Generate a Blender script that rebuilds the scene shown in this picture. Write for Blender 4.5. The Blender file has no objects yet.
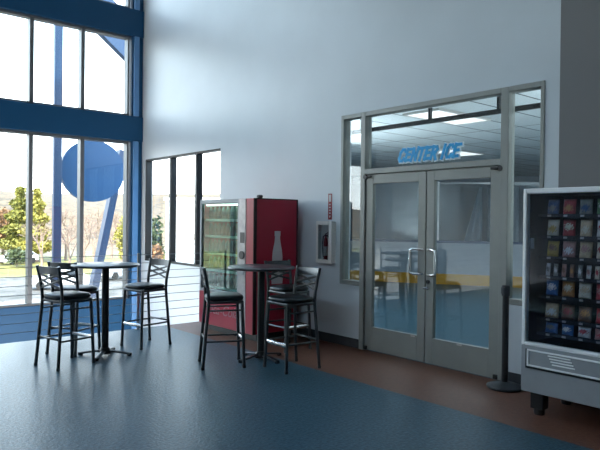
import bpy, bmesh, math, random
from mathutils import Vector, Matrix

random.seed(7)
S = bpy.context.scene
COL = S.collection
PI = math.pi

# ------------------------------------------------------------------ materials
def srgb(r, g, b):
    def f(c):
        c /= 255.0
        return c / 12.92 if c <= 0.04045 else ((c + 0.055) / 1.055) ** 2.4
    return (f(r), f(g), f(b))

def mat(name, rgb, rough=0.5, metal=0.0, var=0.08, scale=6.0, bump=0.0, bscale=60.0, spec=0.5, coat=0.0):
    m = bpy.data.materials.new(name)
    m.use_nodes = True
    nt = m.node_tree
    b = nt.nodes['Principled BSDF']
    b.inputs['Roughness'].default_value = rough
    b.inputs['Metallic'].default_value = metal
    b.inputs['Specular IOR Level'].default_value = spec
    b.inputs['Coat Weight'].default_value = coat
    tc = nt.nodes.new('ShaderNodeTexCoord')
    n = nt.nodes.new('ShaderNodeTexNoise')
    n.inputs['Scale'].default_value = scale
    n.inputs['Detail'].default_value = 4
    nt.links.new(tc.outputs['Object'], n.inputs['Vector'])
    r = nt.nodes.new('ShaderNodeValToRGB')
    r.color_ramp.elements[0].position = 0.3
    r.color_ramp.elements[1].position = 0.7
    r.color_ramp.elements[0].color = tuple(c * (1 - var) for c in rgb) + (1,)
    r.color_ramp.elements[1].color = tuple(min(1, c * (1 + var)) for c in rgb) + (1,)
    nt.links.new(n.outputs['Fac'], r.inputs['Fac'])
    nt.links.new(r.outputs['Color'], b.inputs['Base Color'])
    if bump:
        n2 = nt.nodes.new('ShaderNodeTexNoise')
        n2.inputs['Scale'].default_value = bscale
        n2.inputs['Detail'].default_value = 3
        nt.links.new(tc.outputs['Object'], n2.inputs['Vector'])
        bp = nt.nodes.new('ShaderNodeBump')
        bp.inputs['Strength'].default_value = bump
        bp.inputs['Distance'].default_value = 0.01
        nt.links.new(n2.outputs['Fac'], bp.inputs['Height'])
        nt.links.new(bp.outputs['Normal'], b.inputs['Normal'])
    return m

def glass(name, tint=(1, 1, 1), ior=1.5, rough=0.0, gain=1.6):
    m = bpy.data.materials.new(name)
    m.use_nodes = True
    nt = m.node_tree
    nt.nodes.remove(nt.nodes['Principled BSDF'])
    out = nt.nodes['Material Output']
    tr = nt.nodes.new('ShaderNodeBsdfTransparent')
    tr.inputs['Color'].default_value = tint + (1,)
    gl = nt.nodes.new('ShaderNodeBsdfGlossy')
    gl.inputs['Roughness'].default_value = rough
    fr = nt.nodes.new('ShaderNodeFresnel')
    ge = nt.nodes.new('ShaderNodeNewGeometry')
    mr = nt.nodes.new('ShaderNodeMapRange')
    mr.inputs['To Min'].default_value = ior
    mr.inputs['To Max'].default_value = 1.0 / ior
    nt.links.new(ge.outputs['Backfacing'], mr.inputs['Value'])
    nt.links.new(mr.outputs[0], fr.inputs['IOR'])
    mu = nt.nodes.new('ShaderNodeMath')
    mu.operation = 'MULTIPLY'
    mu.use_clamp = True
    mu.inputs[1].default_value = gain
    mx = nt.nodes.new('ShaderNodeMixShader')
    nt.links.new(fr.outputs[0], mu.inputs[0])
    nt.links.new(mu.outputs[0], mx.inputs[0])
    nt.links.new(tr.outputs[0], mx.inputs[1])
    nt.links.new(gl.outputs[0], mx.inputs[2])
    nt.links.new(mx.outputs[0], out.inputs['Surface'])
    return m

def emit(name, rgb, strength):
    m = bpy.data.materials.new(name)
    m.use_nodes = True
    b = m.node_tree.nodes['Principled BSDF']
    b.inputs['Base Color'].default_value = rgb + (1,)
    b.inputs['Emission Color'].default_value = rgb + (1,)
    b.inputs['Emission Strength'].default_value = strength
    return m

M = {}
M['wall'] = mat('wall_paint', (0.56, 0.60, 0.625), 0.38, var=0.03, scale=1.2, bump=0.05, bscale=140)
M['wall_gray'] = mat('wall_gray_paint', (0.165, 0.158, 0.155), 0.6, var=0.02, scale=1.5, bump=0.05, bscale=140)
M['ceil'] = mat('ceiling_paint', (0.7, 0.7, 0.7), 0.8, var=0.02)
M['blue'] = mat('blue_steel_paint', (0.007, 0.048, 0.112), 0.4, var=0.06, scale=2.0, spec=0.2)
M['blue_out'] = mat('blue_exterior_paint', (0.005, 0.030, 0.085), 0.45, var=0.05, scale=0.8)
M['disc'] = mat('blue_disc_paint', (0.002, 0.050, 0.14), 0.5, var=0.08, scale=2.0)
M['bluelit'] = mat('lit_blue_strip', (0.07, 0.18, 0.36), 0.3, var=0.05)  # lighter blue that puts the light on the corner post into the colour
M['alu'] = mat('clear_aluminium', (0.10, 0.105, 0.11), 0.42, metal=0.3, var=0.05, scale=8)
M['alu_dark'] = mat('bronze_aluminium', (0.035, 0.035, 0.035), 0.45, metal=0.3, var=0.08)
M['store'] = mat('storefront_aluminium', (0.27, 0.275, 0.255), 0.42, metal=0.25, var=0.05, scale=5)
M['glass'] = glass('window_glass', (0.97, 0.985, 0.98), gain=1.0)
M['doorglass'] = glass('door_glass', (0.84, 0.91, 0.94), gain=1.5)
M['rubber'] = mat('black_rubber', (0.02, 0.024, 0.03), 0.55, var=0.1)
M['blackmetal'] = mat('black_metal', (0.012, 0.013, 0.015), 0.35, metal=0.2, var=0.1, spec=0.6)
M['gunmetal'] = mat('gunmetal_tube', (0.085, 0.09, 0.095), 0.30, metal=0.9, var=0.08, scale=12)
M['vinyl'] = mat('black_vinyl', (0.008, 0.012, 0.016), 0.36, var=0.1, bump=0.08, bscale=120, spec=0.25)
M['tabletop'] = mat('dark_laminate', (0.03, 0.036, 0.042), 0.3, var=0.12, scale=14)
M['tableedge'] = mat('table_edge', (0.02, 0.02, 0.022), 0.4)
M['chrome'] = mat('chrome', (0.75, 0.75, 0.75), 0.18, metal=1.0, var=0.03)
M['cable'] = mat('steel_cable', (0.12, 0.13, 0.14), 0.4, metal=0.6, var=0.05)
M['postm'] = mat('steel_post', (0.38, 0.40, 0.42), 0.35, metal=0.7, var=0.05)
M['red'] = mat('red_enamel', (0.40, 0.011, 0.036), 0.32, var=0.06, scale=3)
M['reddark'] = mat('red_edge', (0.03, 0.004, 0.008), 0.4)
M['bottlewhite'] = mat('white_decal', (0.62, 0.56, 0.57), 0.5, var=0.03)
M['silver'] = mat('silver_panel', (0.86, 0.86, 0.85), 0.35, metal=0.1, var=0.05)
M['silverdark'] = mat('grey_cabinet', (0.30, 0.31, 0.32), 0.45, metal=0.15, var=0.05)
M['navy'] = mat('dark_cabinet_liner', (0.003, 0.006, 0.013), 0.7, var=0.1)
M['liner'] = mat('cooler_liner', (0.34, 0.46, 0.43), 0.6, var=0.1)
M['coolglass'] = glass('cooler_glass', (0.62, 0.80, 0.75), gain=2.2)
M['snackglass'] = glass('snack_glass', (0.80, 0.84, 0.90), gain=0.7)
M['white'] = mat('white_enamel', (0.74, 0.71, 0.67), 0.45, var=0.03)
M['signred'] = mat('sign_red', (0.24, 0.02, 0.028), 0.45, var=0.08)
M['signwhite'] = mat('sign_white', (0.5, 0.46, 0.45), 0.5)
M['letblue'] = mat('lettering_blue', (0.01, 0.36, 0.72), 0.45, var=0.12, scale=18)
M['letwhite'] = mat('lettering_outline', (0.85, 0.93, 0.97), 0.5)
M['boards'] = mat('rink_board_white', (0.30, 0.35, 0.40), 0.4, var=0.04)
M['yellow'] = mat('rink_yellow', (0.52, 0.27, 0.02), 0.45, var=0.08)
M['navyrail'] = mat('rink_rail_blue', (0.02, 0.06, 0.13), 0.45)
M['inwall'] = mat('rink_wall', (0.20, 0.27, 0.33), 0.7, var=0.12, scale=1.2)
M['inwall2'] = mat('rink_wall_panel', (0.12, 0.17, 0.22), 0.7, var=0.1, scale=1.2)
M['drape'] = mat('white_drape', (0.72, 0.78, 0.84), 0.8, var=0.05)
M['lamp'] = emit('lamp_diffuser', (1, 0.98, 0.95), 0.4)
M['asphalt'] = None

def floor_mat():
    m = mat('floor_blue', (0.040, 0.088, 0.122), 0.30, var=0.36, scale=38, bump=0.35, bscale=45, spec=0.10)
    return m
M['floor'] = floor_mat()
M['brown'] = mat('floor_brown', (0.15, 0.066, 0.042), 0.42, var=0.14, scale=24, bump=0.25, bscale=60, spec=0.2)

def grid_ceiling():
    m = bpy.data.materials.new('ceiling_tiles')
    m.use_nodes = True
    nt = m.node_tree
    b = nt.nodes['Principled BSDF']
    b.inputs['Roughness'].default_value = 0.8
    tc = nt.nodes.new('ShaderNodeTexCoord')
    br = nt.nodes.new('ShaderNodeTexBrick')
    br.offset = 0.0
    br.inputs['Scale'].default_value = 1.0
    br.inputs['Brick Width'].default_value = 1.22
    br.inputs['Row Height'].default_value = 0.61
    br.inputs['Mortar Size'].default_value = 0.014
    br.inputs['Color1'].default_value = (0.78, 0.82, 0.82, 1)
    br.inputs['Color2'].default_value = (0.70, 0.74, 0.74, 1)
    br.inputs['Mortar'].default_value = (0.05, 0.06, 0.065, 1)
    nt.links.new(tc.outputs['Object'], br.inputs['Vector'])
    nt.links.new(br.outputs['Color'], b.inputs['Base Color'])
    return m
M['tiles'] = grid_ceiling()

# ------------------------------------------------------------------ mesh helpers
class MB:
    def __init__(self):
        self.bm = bmesh.new()
        self.mi = 0
    def _tagnew(self, faces):
        for f in faces:
            f.material_index = self.mi
    def box(self, x0, x1, y0, y1, z0, z1, bevel=0.0, seg=2):
        t = bmesh.new()
        bmesh.ops.create_cube(t, size=1)
        for v in t.verts:
            v.co = Vector(((x0 + x1) / 2 + v.co.x * (x1 - x0), (y0 + y1) / 2 + v.co.y * (y1 - y0), (z0 + z1) / 2 + v.co.z * (z1 - z0)))
        if bevel:
            bmesh.ops.bevel(t, geom=t.edges[:], offset=bevel, segments=seg, affect='EDGES', profile=0.5)
        self.merge(t)
        return self
    def merge(self, t, mat4=None):
        if mat4 is not None:
            bmesh.ops.transform(t, matrix=mat4, verts=t.verts)
        bmesh.ops.recalc_face_normals(t, faces=t.faces)
        vm = {}
        for v in t.verts:
            vm[v] = self.bm.verts.new(v.co)
        for f in t.faces:
            try:
                nf = self.bm.faces.new([vm[v] for v in f.verts])
                nf.material_index = self.mi
                nf.smooth = f.smooth
            except ValueError:
                pass
        t.free()
    def tube(self, pts, r, n=10, flat=None, cap=True):
        """tube along a polyline; r a number or a list; flat=(a,b) makes an elliptical/rect profile"""
        pts = [Vector(p) for p in pts]
        rs = r if isinstance(r, (list, tuple)) else [r] * len(pts)
        t = bmesh.new()
        rings = []
        prev = None
        for i, p in enumerate(pts):
            if i == 0:
                d = pts[1] - pts[0]
            elif i == len(pts) - 1:
                d = pts[-1] - pts[-2]
            else:
                d = (pts[i + 1] - p).normalized() + (p - pts[i - 1]).normalized()
            d.normalize()
            if prev is None:
                ref = Vector((0, 0, 1)) if abs(d.z) < 0.9 else Vector((1, 0, 0))
                a = d.cross(ref).normalized()
            else:
                a = (prev - d * prev.dot(d)).normalized()
            prev = a
            b = d.cross(a).normalized()
            ring = []
            for k in range(n):
                an = 2 * PI * (k + 0.5) / n
                ca, sa = math.cos(an), math.sin(an)
                if flat:
                    ring.append(t.verts.new(p + a * ca * flat[0] + b * sa * flat[1]))
                else:
                    ring.append(t.verts.new(p + (a * ca + b * sa) * rs[i]))
            rings.append(ring)
        for i in range(len(rings) - 1):
            for k in range(n):
                f = t.faces.new([rings[i][k], rings[i][(k + 1) % n], rings[i + 1][(k + 1) % n], rings[i + 1][k]])
                f.smooth = n > 4
        if cap:
            t.faces.new(rings[0][::-1])
            t.faces.new(rings[-1])
        self.merge(t)
        return self
    def lathe(self, prof, center=(0, 0, 0), n=32, sx=1, sy=1):
        t = bmesh.new()
        cx, cy, cz = center
        rings = []
        for (r, z) in prof:
            if r < 1e-6:
                rings.append([t.verts.new((cx, cy, cz + z))])
            else:
                rings.append([t.verts.new((cx + sx * r * math.cos(2 * PI * k / n), cy + sy * r * math.sin(2 * PI * k / n), cz + z)) for k in range(n)])
        for i in range(len(rings) - 1):
            A, B = rings[i], rings[i + 1]
            for k in range(n):
                k2 = (k + 1) % n
                if len(A) == 1 and len(B) == 1:
                    continue
                if len(A) == 1:
                    f = t.faces.new([A[0], B[k], B[k2]])
                elif len(B) == 1:
                    f = t.faces.new([A[k], A[k2], B[0]])
                else:
                    f = t.faces.new([A[k], A[k2], B[k2], B[k]])
                f.smooth = True
        self.merge(t)
        return self
    def prism(self, poly, axis, a0, a1):
        """extrude a 2D polygon; axis 'x': poly=(y,z); 'y': (x,z); 'z': (x,y)"""
        def P(p, a):
            return {'x': (a, p[0], p[1]), 'y': (p[0], a, p[1]), 'z': (p[0], p[1], a)}[axis]
        t = bmesh.new()
        A = [t.verts.new(P(p, a0)) for p in poly]
        B = [t.verts.new(P(p, a1)) for p in poly]
        t.faces.new(A)
        t.faces.new(B[::-1])
        n = len(poly)
        for i in range(n):
            t.faces.new([A[i], B[i], B[(i + 1) % n], A[(i + 1) % n]])
        self.merge(t)
        return self
    def build(self, name, mats, parent=None, loc=None):
        me = bpy.data.meshes.new(name)
        if loc is not None:
            bmesh.ops.translate(self.bm, verts=self.bm.verts, vec=-Vector(loc))
        self.bm.normal_update()
        for e in self.bm.edges:
            if len(e.link_faces) == 2 and e.calc_face_angle(0) > 0.75:
                e.smooth = False
        self.bm.to_mesh(me)
        self.bm.free()
        for m in (mats if isinstance(mats, (list, tuple)) else [mats]):
            me.materials.append(m)
        o = bpy.data.objects.new(name, me)
        COL.objects.link(o)
        if parent is not None:
            o.parent = parent
        if loc is not None:
            o.location = loc
        return o

def tag(o, label, cat, group=None, kind=None):
    o['label'] = label
    o['category'] = cat
    if group:
        o['group'] = group
    if kind:
        o['kind'] = kind
    return o

def thing(name, label, cat, loc=(0, 0, 0), rz=0.0, group=None):
    o = bpy.data.objects.new(name, None)
    o.empty_display_size = 0.1
    COL.objects.link(o)
    o.location = loc
    o.rotation_euler = (0, 0, rz)
    return tag(o, label, cat, group)

def struct(o, label=None):
    o['kind'] = 'structure'
    if label:
        o['label'] = label
    return o

def sempty(name, loc=(0, 0, 0)):
    o = bpy.data.objects.new(name, None)
    o.empty_display_size = 0.1
    COL.objects.link(o)
    o.location = loc
    o['kind'] = 'structure'
    return o

def dup(root, loc, rz, label, group=None):
    r = root.copy()
    COL.objects.link(r)
    r.location = loc
    r.rotation_euler = (0, 0, rz)
    r['label'] = label
    if group:
        r['group'] = group
    for ch in list(root.children):
        c = ch.copy()
        COL.objects.link(c)
        c.parent = r
        for g in list(ch.children):
            d = g.copy()
            COL.objects.link(d)
            d.parent = c
    return r

# ------------------------------------------------------------------ camera
F_PX = 608.0
H = 1.58
YAW = math.radians(40.5)
def basis():
    fw = Vector((math.sin(YAW), math.cos(YAW), 0))
    rt = Vector((math.cos(YAW), -math.sin(YAW), 0))
    up = Vector((0, 0, 1))
    p = math.atan(-4.2 / F_PX)
    f2 = fw * math.cos(p) + up * math.sin(p)
    u2 = up * math.cos(p) - fw * math.sin(p)
    ro = 0.0115
    r3 = rt * math.cos(ro) + u2 * math.sin(ro)
    u3 = u2 * math.cos(ro) - rt * math.sin(ro)
    return r3, u3, f2
R3, U3, F3 = basis()
cd = bpy.data.cameras.new('camera')
cam = bpy.data.objects.new('camera', cd)
COL.objects.link(cam)
cd.sensor_width = 36.0
cd.lens = F_PX / 600.0 * 36.0
cd.clip_end = 2000
mt = Matrix((R3, U3, -F3)).transposed().to_4x4()
mt.translation = (0, 0, H)
cam.matrix_world = mt
S.camera = cam

def ray(px, d):
    """ground-plan point at horizontal depth d along the view column px (for laying out the far outdoors)"""
    t = (px - 300) / F_PX
    fw = Vector((math.sin(YAW), math.cos(YAW)))
    rt = Vector((math.cos(YAW), -math.sin(YAW)))
    q = (fw + rt * t) * d
    return q.x, q.y

# ------------------------------------------------------------------ room shell
WX = 5.47      # wall with the doors
WY = 11.30     # window wall
LX = -7.0      # left wall
BY = -5.0      # wall behind
TOP = 8.4
LOW = -4.0     # lower storey floor
EDGE = 8.18    # edge of the upper floor

b = MB()
b.mi = 0
b.box(LX, 4.34, BY, EDGE, -0.3, 0)
b.mi = 1
b.box(4.34, WX + 0.02, BY, EDGE, -0.3, 0)
struct(b.build('floor', [M['floor'], M['brown']]))

struct(MB().box(LX - 0.2, WX + 0.3, BY - 0.2, WY + 0.4, TOP, TOP + 0.2).build('ceiling', M['ceil']))
struct(MB().box(LX, WX + 0.2, EDGE, WY + 0.2, LOW - 0.2, LOW).build('floor_lower', M['floor']))

def wall_holes(mb, axis, c0, c1, a0, a1, z0, z1, holes):
    """axis-aligned wall slab between c0,c1; the wall runs a0..a1, holes=(a0,a1,z0,z1)"""
    As = sorted({a0, a1, *[v for h in holes for v in h[:2]]})
    Zs = sorted({z0, z1, *[v for h in holes for v in h[2:]]})
    for i in range(len(As) - 1):
        for j in range(len(Zs) - 1):
            am, zm = (As[i] + As[i + 1]) / 2, (Zs[j] + Zs[j + 1]) / 2
            if am < a0 or am > a1 or any(h[0] < am < h[1] and h[2] < zm < h[3] for h in holes):
                continue
            if axis == 'x':
                mb.box(c0, c1, As[i], As[i + 1], Zs[j], Zs[j + 1])
            else:
                mb.box(As[i], As[i + 1], c0, c1, Zs[j], Zs[j + 1])

SW = (8.45, 11.17, 0.76, 2.76)         # side window opening (y0,y1,z0,z1)
SF = (2.87, 5.60, 2.93)                # storefront opening y0,y1,top
b = MB()
wall_holes(b, 'x', WX + 0.015, WX + 0.18, 6.0, WY + 0.2, LOW, TOP, [SW])
wall_holes(b, 'x', WX, WX + 0.18, 2.6, 6.0, -0.3, TOP,
           [(SF[0], 3.24, 0.78, SF[2]), (3.24, 5.25, -0.3, SF[2]), (5.25, SF[1], 0.78, SF[2])])
b.box(WX, WX + 0.18, BY, 2.6, -0.3, TOP)
struct(b.build('wall_right', M['wall']))
struct(MB().box(5.37, WX, BY, 2.68, 0, TOP).build('wall_pier', M['wall_gray']))
struct(MB().box(LX, WX + 0.18, BY - 0.2, BY, -0.3, TOP).build('wall_front', M['wall']))

b = MB()
wall_holes(b, 'x', LX - 0.2, LX, BY, WY + 0.2, LOW, TOP, [(-4.0, 7.4, 6.7, 8.1)])
struct(b.build('wall_left', M['wall']))
lw = sempty('window_80', (LX - 0.1, 1.7, 6.7))
fb = MB()
for k in range(7):
    y = -5.67 + 11.34 * k / 6
    fb.box(-0.05, 0.05, y - 0.03, y + 0.03, 0, 1.4)
for z in (0.03, 1.37):
    fb.box(-0.05, 0.05, -5.7, 5.7, z - 0.03, z + 0.03)
fb.build('window_frame', M['alu'], lw)
MB().box(-0.004, 0.004, -5.65, 5.65, 0.05, 1.35).build('pane', M['glass'], lw)

# baseboards
struct(MB().box(WX + 0.003, WX + 0.015, 6.0, EDGE - 0.02, 0, 0.115, 0.003).build('baseboard_back', M['rubber']))
b = MB()
b.box(WX - 0.013, WX, 5.25, 6.0, 0, 0.115, 0.003)
b.box(WX - 0.013, WX, 2.68, 3.235, 0, 0.115, 0.003)
struct(b.build('baseboard_right', M['rubber']))

# --- window wall: blue bands, posts and aluminium windows
rows = [(0.05, 3.06), (3.64, 5.12), (5.74, 8.1)]
xs = [5.20 - 0.915 * k for k in range(0, 8)]      # glazing lines
xl = xs[-1]
b = MB()
b.box(xl - 0.05, WX, WY - 0.02, WY + 0.28, LOW, rows[0][0] - 0.04)                # sill wall
b.box(xl - 0.05, WX, WY - 0.06, WY + 0.28, 3.11, 3.60, 0.012)           # middle beam
b.box(xl - 0.05, WX, WY - 0.06, WY + 0.28, 5.17, 5.70, 0.012)           # upper beam
b.box(xl - 0.05, WX, WY - 0.02, WY + 0.28, 8.1, TOP)
b.box(5.245, WX, WY - 0.02, WY + 0.28, 0, TOP)

struct(b.build('wall_back', M['blue']))
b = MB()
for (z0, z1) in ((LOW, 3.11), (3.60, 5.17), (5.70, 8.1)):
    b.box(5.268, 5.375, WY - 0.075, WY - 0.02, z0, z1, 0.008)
struct(b.build('trim_3', M['bluelit']))  # lit strip of the corner post, its brightness painted in
struct(MB().box(LX, xl - 0.05, WY - 0.02, WY + 0.28, LOW, TOP).build('wall_back_white', M['wall']))
wn = 1
for (z0, z1) in rows:
    for k in range(len(xs) - 1):
        x1, x0 = xs[k], xs[k + 1]
        w = sempty('window_%d' % wn, ((x0 + x1) / 2, WY + 0.1, z0))
        wn += 1
        hw = (x1 - x0) / 2
        hz = z1 - z0
        f = MB()
        d0, d1 = -0.09, 0.06
        f.box(-hw, -hw + 0.036, d0, d1, -0.045, hz + 0.045)
        f.box(hw - 0.036, hw, d0, d1, -0.045, hz + 0.045)
        f.box(-hw + 0.036, hw - 0.036, d0, d1, -0.045, 0.0)
        f.box(-hw + 0.036, hw - 0.036, d0, d1, hz, hz + 0.045)
        f.build('window_frame', M['alu'], w)
        MB().box(-hw + 0.02, hw - 0.02, -0.004, 0.004, -0.01, hz + 0.01).build('pane', M['glass'], w)

# --- side window in the right-hand wall (three lights)
ys = [SW[1], 10.17, 9.25, SW[0]]
for k in range(3):
    y1, y0 = ys[k], ys[k + 1]
    w = sempty('window_%d' % wn, (WX + 0.09, (y0 + y1) / 2, SW[2]))
    wn += 1
    hw = (y1 - y0) / 2
    hz = SW[3] - SW[2]
    f = MB()
    f.box(-0.06, 0.06, -hw, -hw + (0.03 if k < 2 else 0.015), 0, hz)
    f.box(-0.06, 0.06, hw - 0.03, hw, 0, hz)
    f.box(-0.06, 0.06, -hw + 0.015, hw - 0.03, 0, 0.04)
    f.box(-0.06, 0.06, -hw + 0.015, hw - 0.03, hz - 0.03, hz)
    f.build('window_frame', M['alu_dark'], w)
    MB().box(-0.004, 0.004, -hw + 0.012, hw - 0.025, 0.03, hz - 0.02).build('pane', M['glass'], w)

# ------------------------------------------------------------------ storefront with the double doors
fx0, fx1 = WX - 0.012, WX + 0.11
b = MB()
def post(y0, y1, z0, z1):
    b.box(fx0, fx1, y0, y1, z0, z1, 0.004, 1)
post(5.555, 5.60, 0.78, 2.93)          # left jamb of the side light
post(5.175, 5.25, 0, 2.93)             # left door post
post(3.24, 3.325, 0, 2.93)             # right door post
post(2.87, 2.91, 0.78, 2.93)
for (y0, y1) in ((5.25, 5.555), (3.325, 5.175), (2.91, 3.24)):
    post(y0, y1, 2.875, 2.93)
post(3.325, 5.175, 2.16, 2.225)        # transom bar
for (y0, y1) in ((5.25, 5.555), (2.91, 3.24)):
    post(y0, y1, 0.78, 0.835)
struct(b.build('trim_1', M['store']))
wg = 60
for (y0, y1, z0) in ((5.25, 5.555, 0.835), (3.325, 5.175, 2.225), (2.91, 3.24, 0.835)):
    struct(MB().box(WX + 0.045, WX + 0.053, y0 - 0.005, y1 + 0.005, z0 - 0.005, 2.88).build('window_%d' % wg, M['doorglass']))
    wg += 1
# dark bead bar low behind the head of the glazing
b = MB()
b.box(WX + 0.30, WX + 0.34, 2.7, 6.2, 2.74, 2.79)
for y in (5.55, 4.45, 3.55, 2.9):
    b.box(WX + 0.30, WX + 0.34, y - 0.015, y + 0.015, 2.79, 3.05)
struct(b.build('trim_2', M['alu_dark']))

def door(n, yh, ym):
    """yh hinge side, ym meeting side"""
    s = 1 if yh > ym else -1
    d = sempty('door_%d' % n, (WX + 0.04, yh, 0.012))
    W = abs(yh - ym) - 0.006
    f = MB()
    def bx(a0, a1, z0, z1, x0=-0.03, x1=0.022):
        ya, yb = -s * a0, -s * a1
        f.box(x0, x1, min(ya, yb), max(ya, yb), z0, z1, 0.003, 1)
    bx(0.004, 0.115, 0, 2.142)
    bx(W - 0.105, W, 0, 2.142)
    bx(0.115, W - 0.105, 0, 0.285)
    bx(0.115, W - 0.105, 2.03, 2.142)
    f.build('door_frame', M['store'], d)
    g = MB()
    ya, yb = sorted((-s * 0.11, -s * (W - 0.10)))
    g.box(-0.006, 0.0, ya, yb, 0.28, 2.035)
    g.build('glass_pane', M['doorglass'], d)
    # offset pull: both ends start on the meeting stile, the grip stands off over the glass
    h = MB()
    ym_, yg = -s * (W - 0.035), -s * (W - 0.165)
    zt, zb = 1.265, 0.985
    def arc(z, sg):
        return [(-0.028, ym_, z), (-0.06, ym_ + (yg - ym_) * 0.25, z), (-0.085, ym_ + (yg - ym_) * 0.7, z), (-0.09, yg, z - sg * 0.012), (-0.09, yg, z - sg * 0.04)]
    pts = arc(zt, 1) + arc(zb, -1)[::-1]
    h.tube(pts, 0.0155, 12)
    h.lathe([(0.0, -0.01), (0.02, -0.008), (0.02, 0.008), (0, 0.01)], (-0.032, ym_, zt), 14)
    h.lathe([(0.0, -0.01), (0.02, -0.008), (0.02, 0.008), (0, 0.01)], (-0.032, ym_, zb), 14)
    hp = h.build('pull_handle', M['chrome'], d)
    hp['label'] = 'chrome pull handle'
    p = MB()
    p.tube([(-0.055, -s * 0.0, 2.115), (-0.02, -s * 0.0, 2.115)], 0.03, 14)
    p.tube([(-0.05, -s * 0.02, 2.115), (-0.05, -s * 0.1, 2.12)], 0.014, 8)
    p.build('top_pivot', M['blackmetal'], d)
    p = MB()
    p.box(-0.055, -0.01, min(0, -s * 0.05), max(0, -s * 0.05), 0.0, 0.045, 0.006)
    p.build('bottom_pivot', M['blackmetal'], d)
    st = MB()
    yc = -s * (W - 0.16) if n == 1 else -s * (W - 0.45)
    st.box(-0.032, -0.030, yc - 0.03, yc + 0.03, 0.262, 0.280)
    st.build('sticker', M['signwhite'], d)
    if n == 2:
        l = MB()
        l.tube([(-0.046, ym_, 0.905), (-0.028, ym_, 0.905)], 0.022, 16)
        l.build('lock_cylinder', M['blackmetal'], d)
        l = MB()
        l.tube([(-0.05, ym_ + 0.0, 0.835), (-0.028, ym_, 0.835)], 0.02, 16)
        l.tube([(-0.05, ym_, 0.835), (-0.052, ym_ + 0.05, 0.832)], 0.01, 10)
        l.build('latch_lever', M['chrome'], d)
    return d
door(1, 5.172, 4.25)
door(2, 3.328, 4.25)

# ------------------------------------------------------------------ lettering on the transom glass
LET = {
    'C': (0.78, [[(0.74, 0.80), (0.62, 0.97), (0.30, 0.97), (0.10, 0.72), (0.10, 0.26), (0.28, 0.03), (0.58, 0.03), (0.74, 0.22)]]),
    'E': (0.70, [[(0.70, 0.96), (0.12, 0.93)], [(0.12, 1.0), (0.12, 0.0)], [(0.12, 0.50), (0.58, 0.53)], [(0.08, 0.04), (0.68, 0.06)]]),
    'N': (0.80, [[(0.10, -0.02), (0.12, 1.0)], [(0.12, 0.98), (0.66, 0.02)], [(0.66, 0.0), (0.70, 1.04)]]),
    'T': (0.74, [[(0.0, 0.93), (0.76, 0.97)], [(0.37, 0.95), (0.34, -0.02)]]),
    'R': (0.74, [[(0.12, 0.0), (0.12, 1.0)], [(0.12, 0.95), (0.56, 0.95), (0.68, 0.75), (0.54, 0.54), (0.14, 0.50)], [(0.34, 0.50), (0.74, -0.04)]]),
    'I': (0.36, [[(0.16, 1.03), (0.14, -0.03)]]),
}
def stroke(mb, pts, th, x0, x1, s0, z0, sc, shear, squash):
    n = len(pts)
    def X(p):
        return (s0 + (p[0] * squash + p[1] * shear) * sc, z0 + p[1] * sc)
    P = [Vector(X(p)) for p in pts]
    for i in range(n - 1):
        a, c = P[i], P[i + 1]
        d = (c - a).normalized()
        nn = Vector((-d.y, d.x))
        e0 = d * (th * 0.45)
        q = [a - e0 + nn * th / 2, a - e0 - nn * th / 2, c + e0 - nn * th / 2, c + e0 + nn * th / 2]
        e1 = 0.0004 * (stroke.k % 7)
        stroke.k += 1
        mb.prism([(-(v.x), v.y) for v in q], 'x', x0 - e1, x1)
stroke.k = 0
sign = thing('window_lettering', 'blue slanted CENTER ICE lettering with pale outline on the glass above the doors', 'lettering', (WX + 0.04, 4.69, 2.287))
cur = 0.0
hh = 0.136
for ch in 'CENTER ICE':
    if ch == ' ':
        cur += 0.055
        continue
    w, st = LET[ch]
    m = MB()
    for s in st:
        stroke(m, s, 0.033, -0.008, -0.005, cur, 0, hh, 0.34, 0.78)
    lo = m.build('letter', M['letblue'], sign)
    m = MB()
    for s in st:
        stroke(m, s, 0.056, -0.0005, 0.003, cur + 0.004, -0.004, hh, 0.34, 0.78)
    m.build('letter_outline', M['letwhite'], lo)
    cur += w * hh * 0.78 + 0.013

# ------------------------------------------------------------------ cable railing along the floor edge
rail = thing('cable_railing', 'steel cable railing with slim posts along the edge of the blue floor', 'railing', (3.9, EDGE - 0.06, 0))
for x in (3.9, 1.95, 0.0, -1.95, -3.9, -5.85, 5.43):
    p = MB()
    p.box(x - 3.9 - 0.018, x - 3.9 + 0.018, -0.012, 0.012, 0.008, 1.09, 0.004, 1)
    p.box(x - 3.9 - 0.04, x - 3.9 + 0.04, -0.035, 0.035, 0, 0.008)
    p.build('post', M['postm'], rail)
for k in range(9):
    z = 1.065 - 0.117 * k
    MB().tube([(LX + 0.02 - 3.9, 0, z), (WX - 3.9, 0, z)], 0.0042, 8).build('cable', M['cable'], rail)

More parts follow.
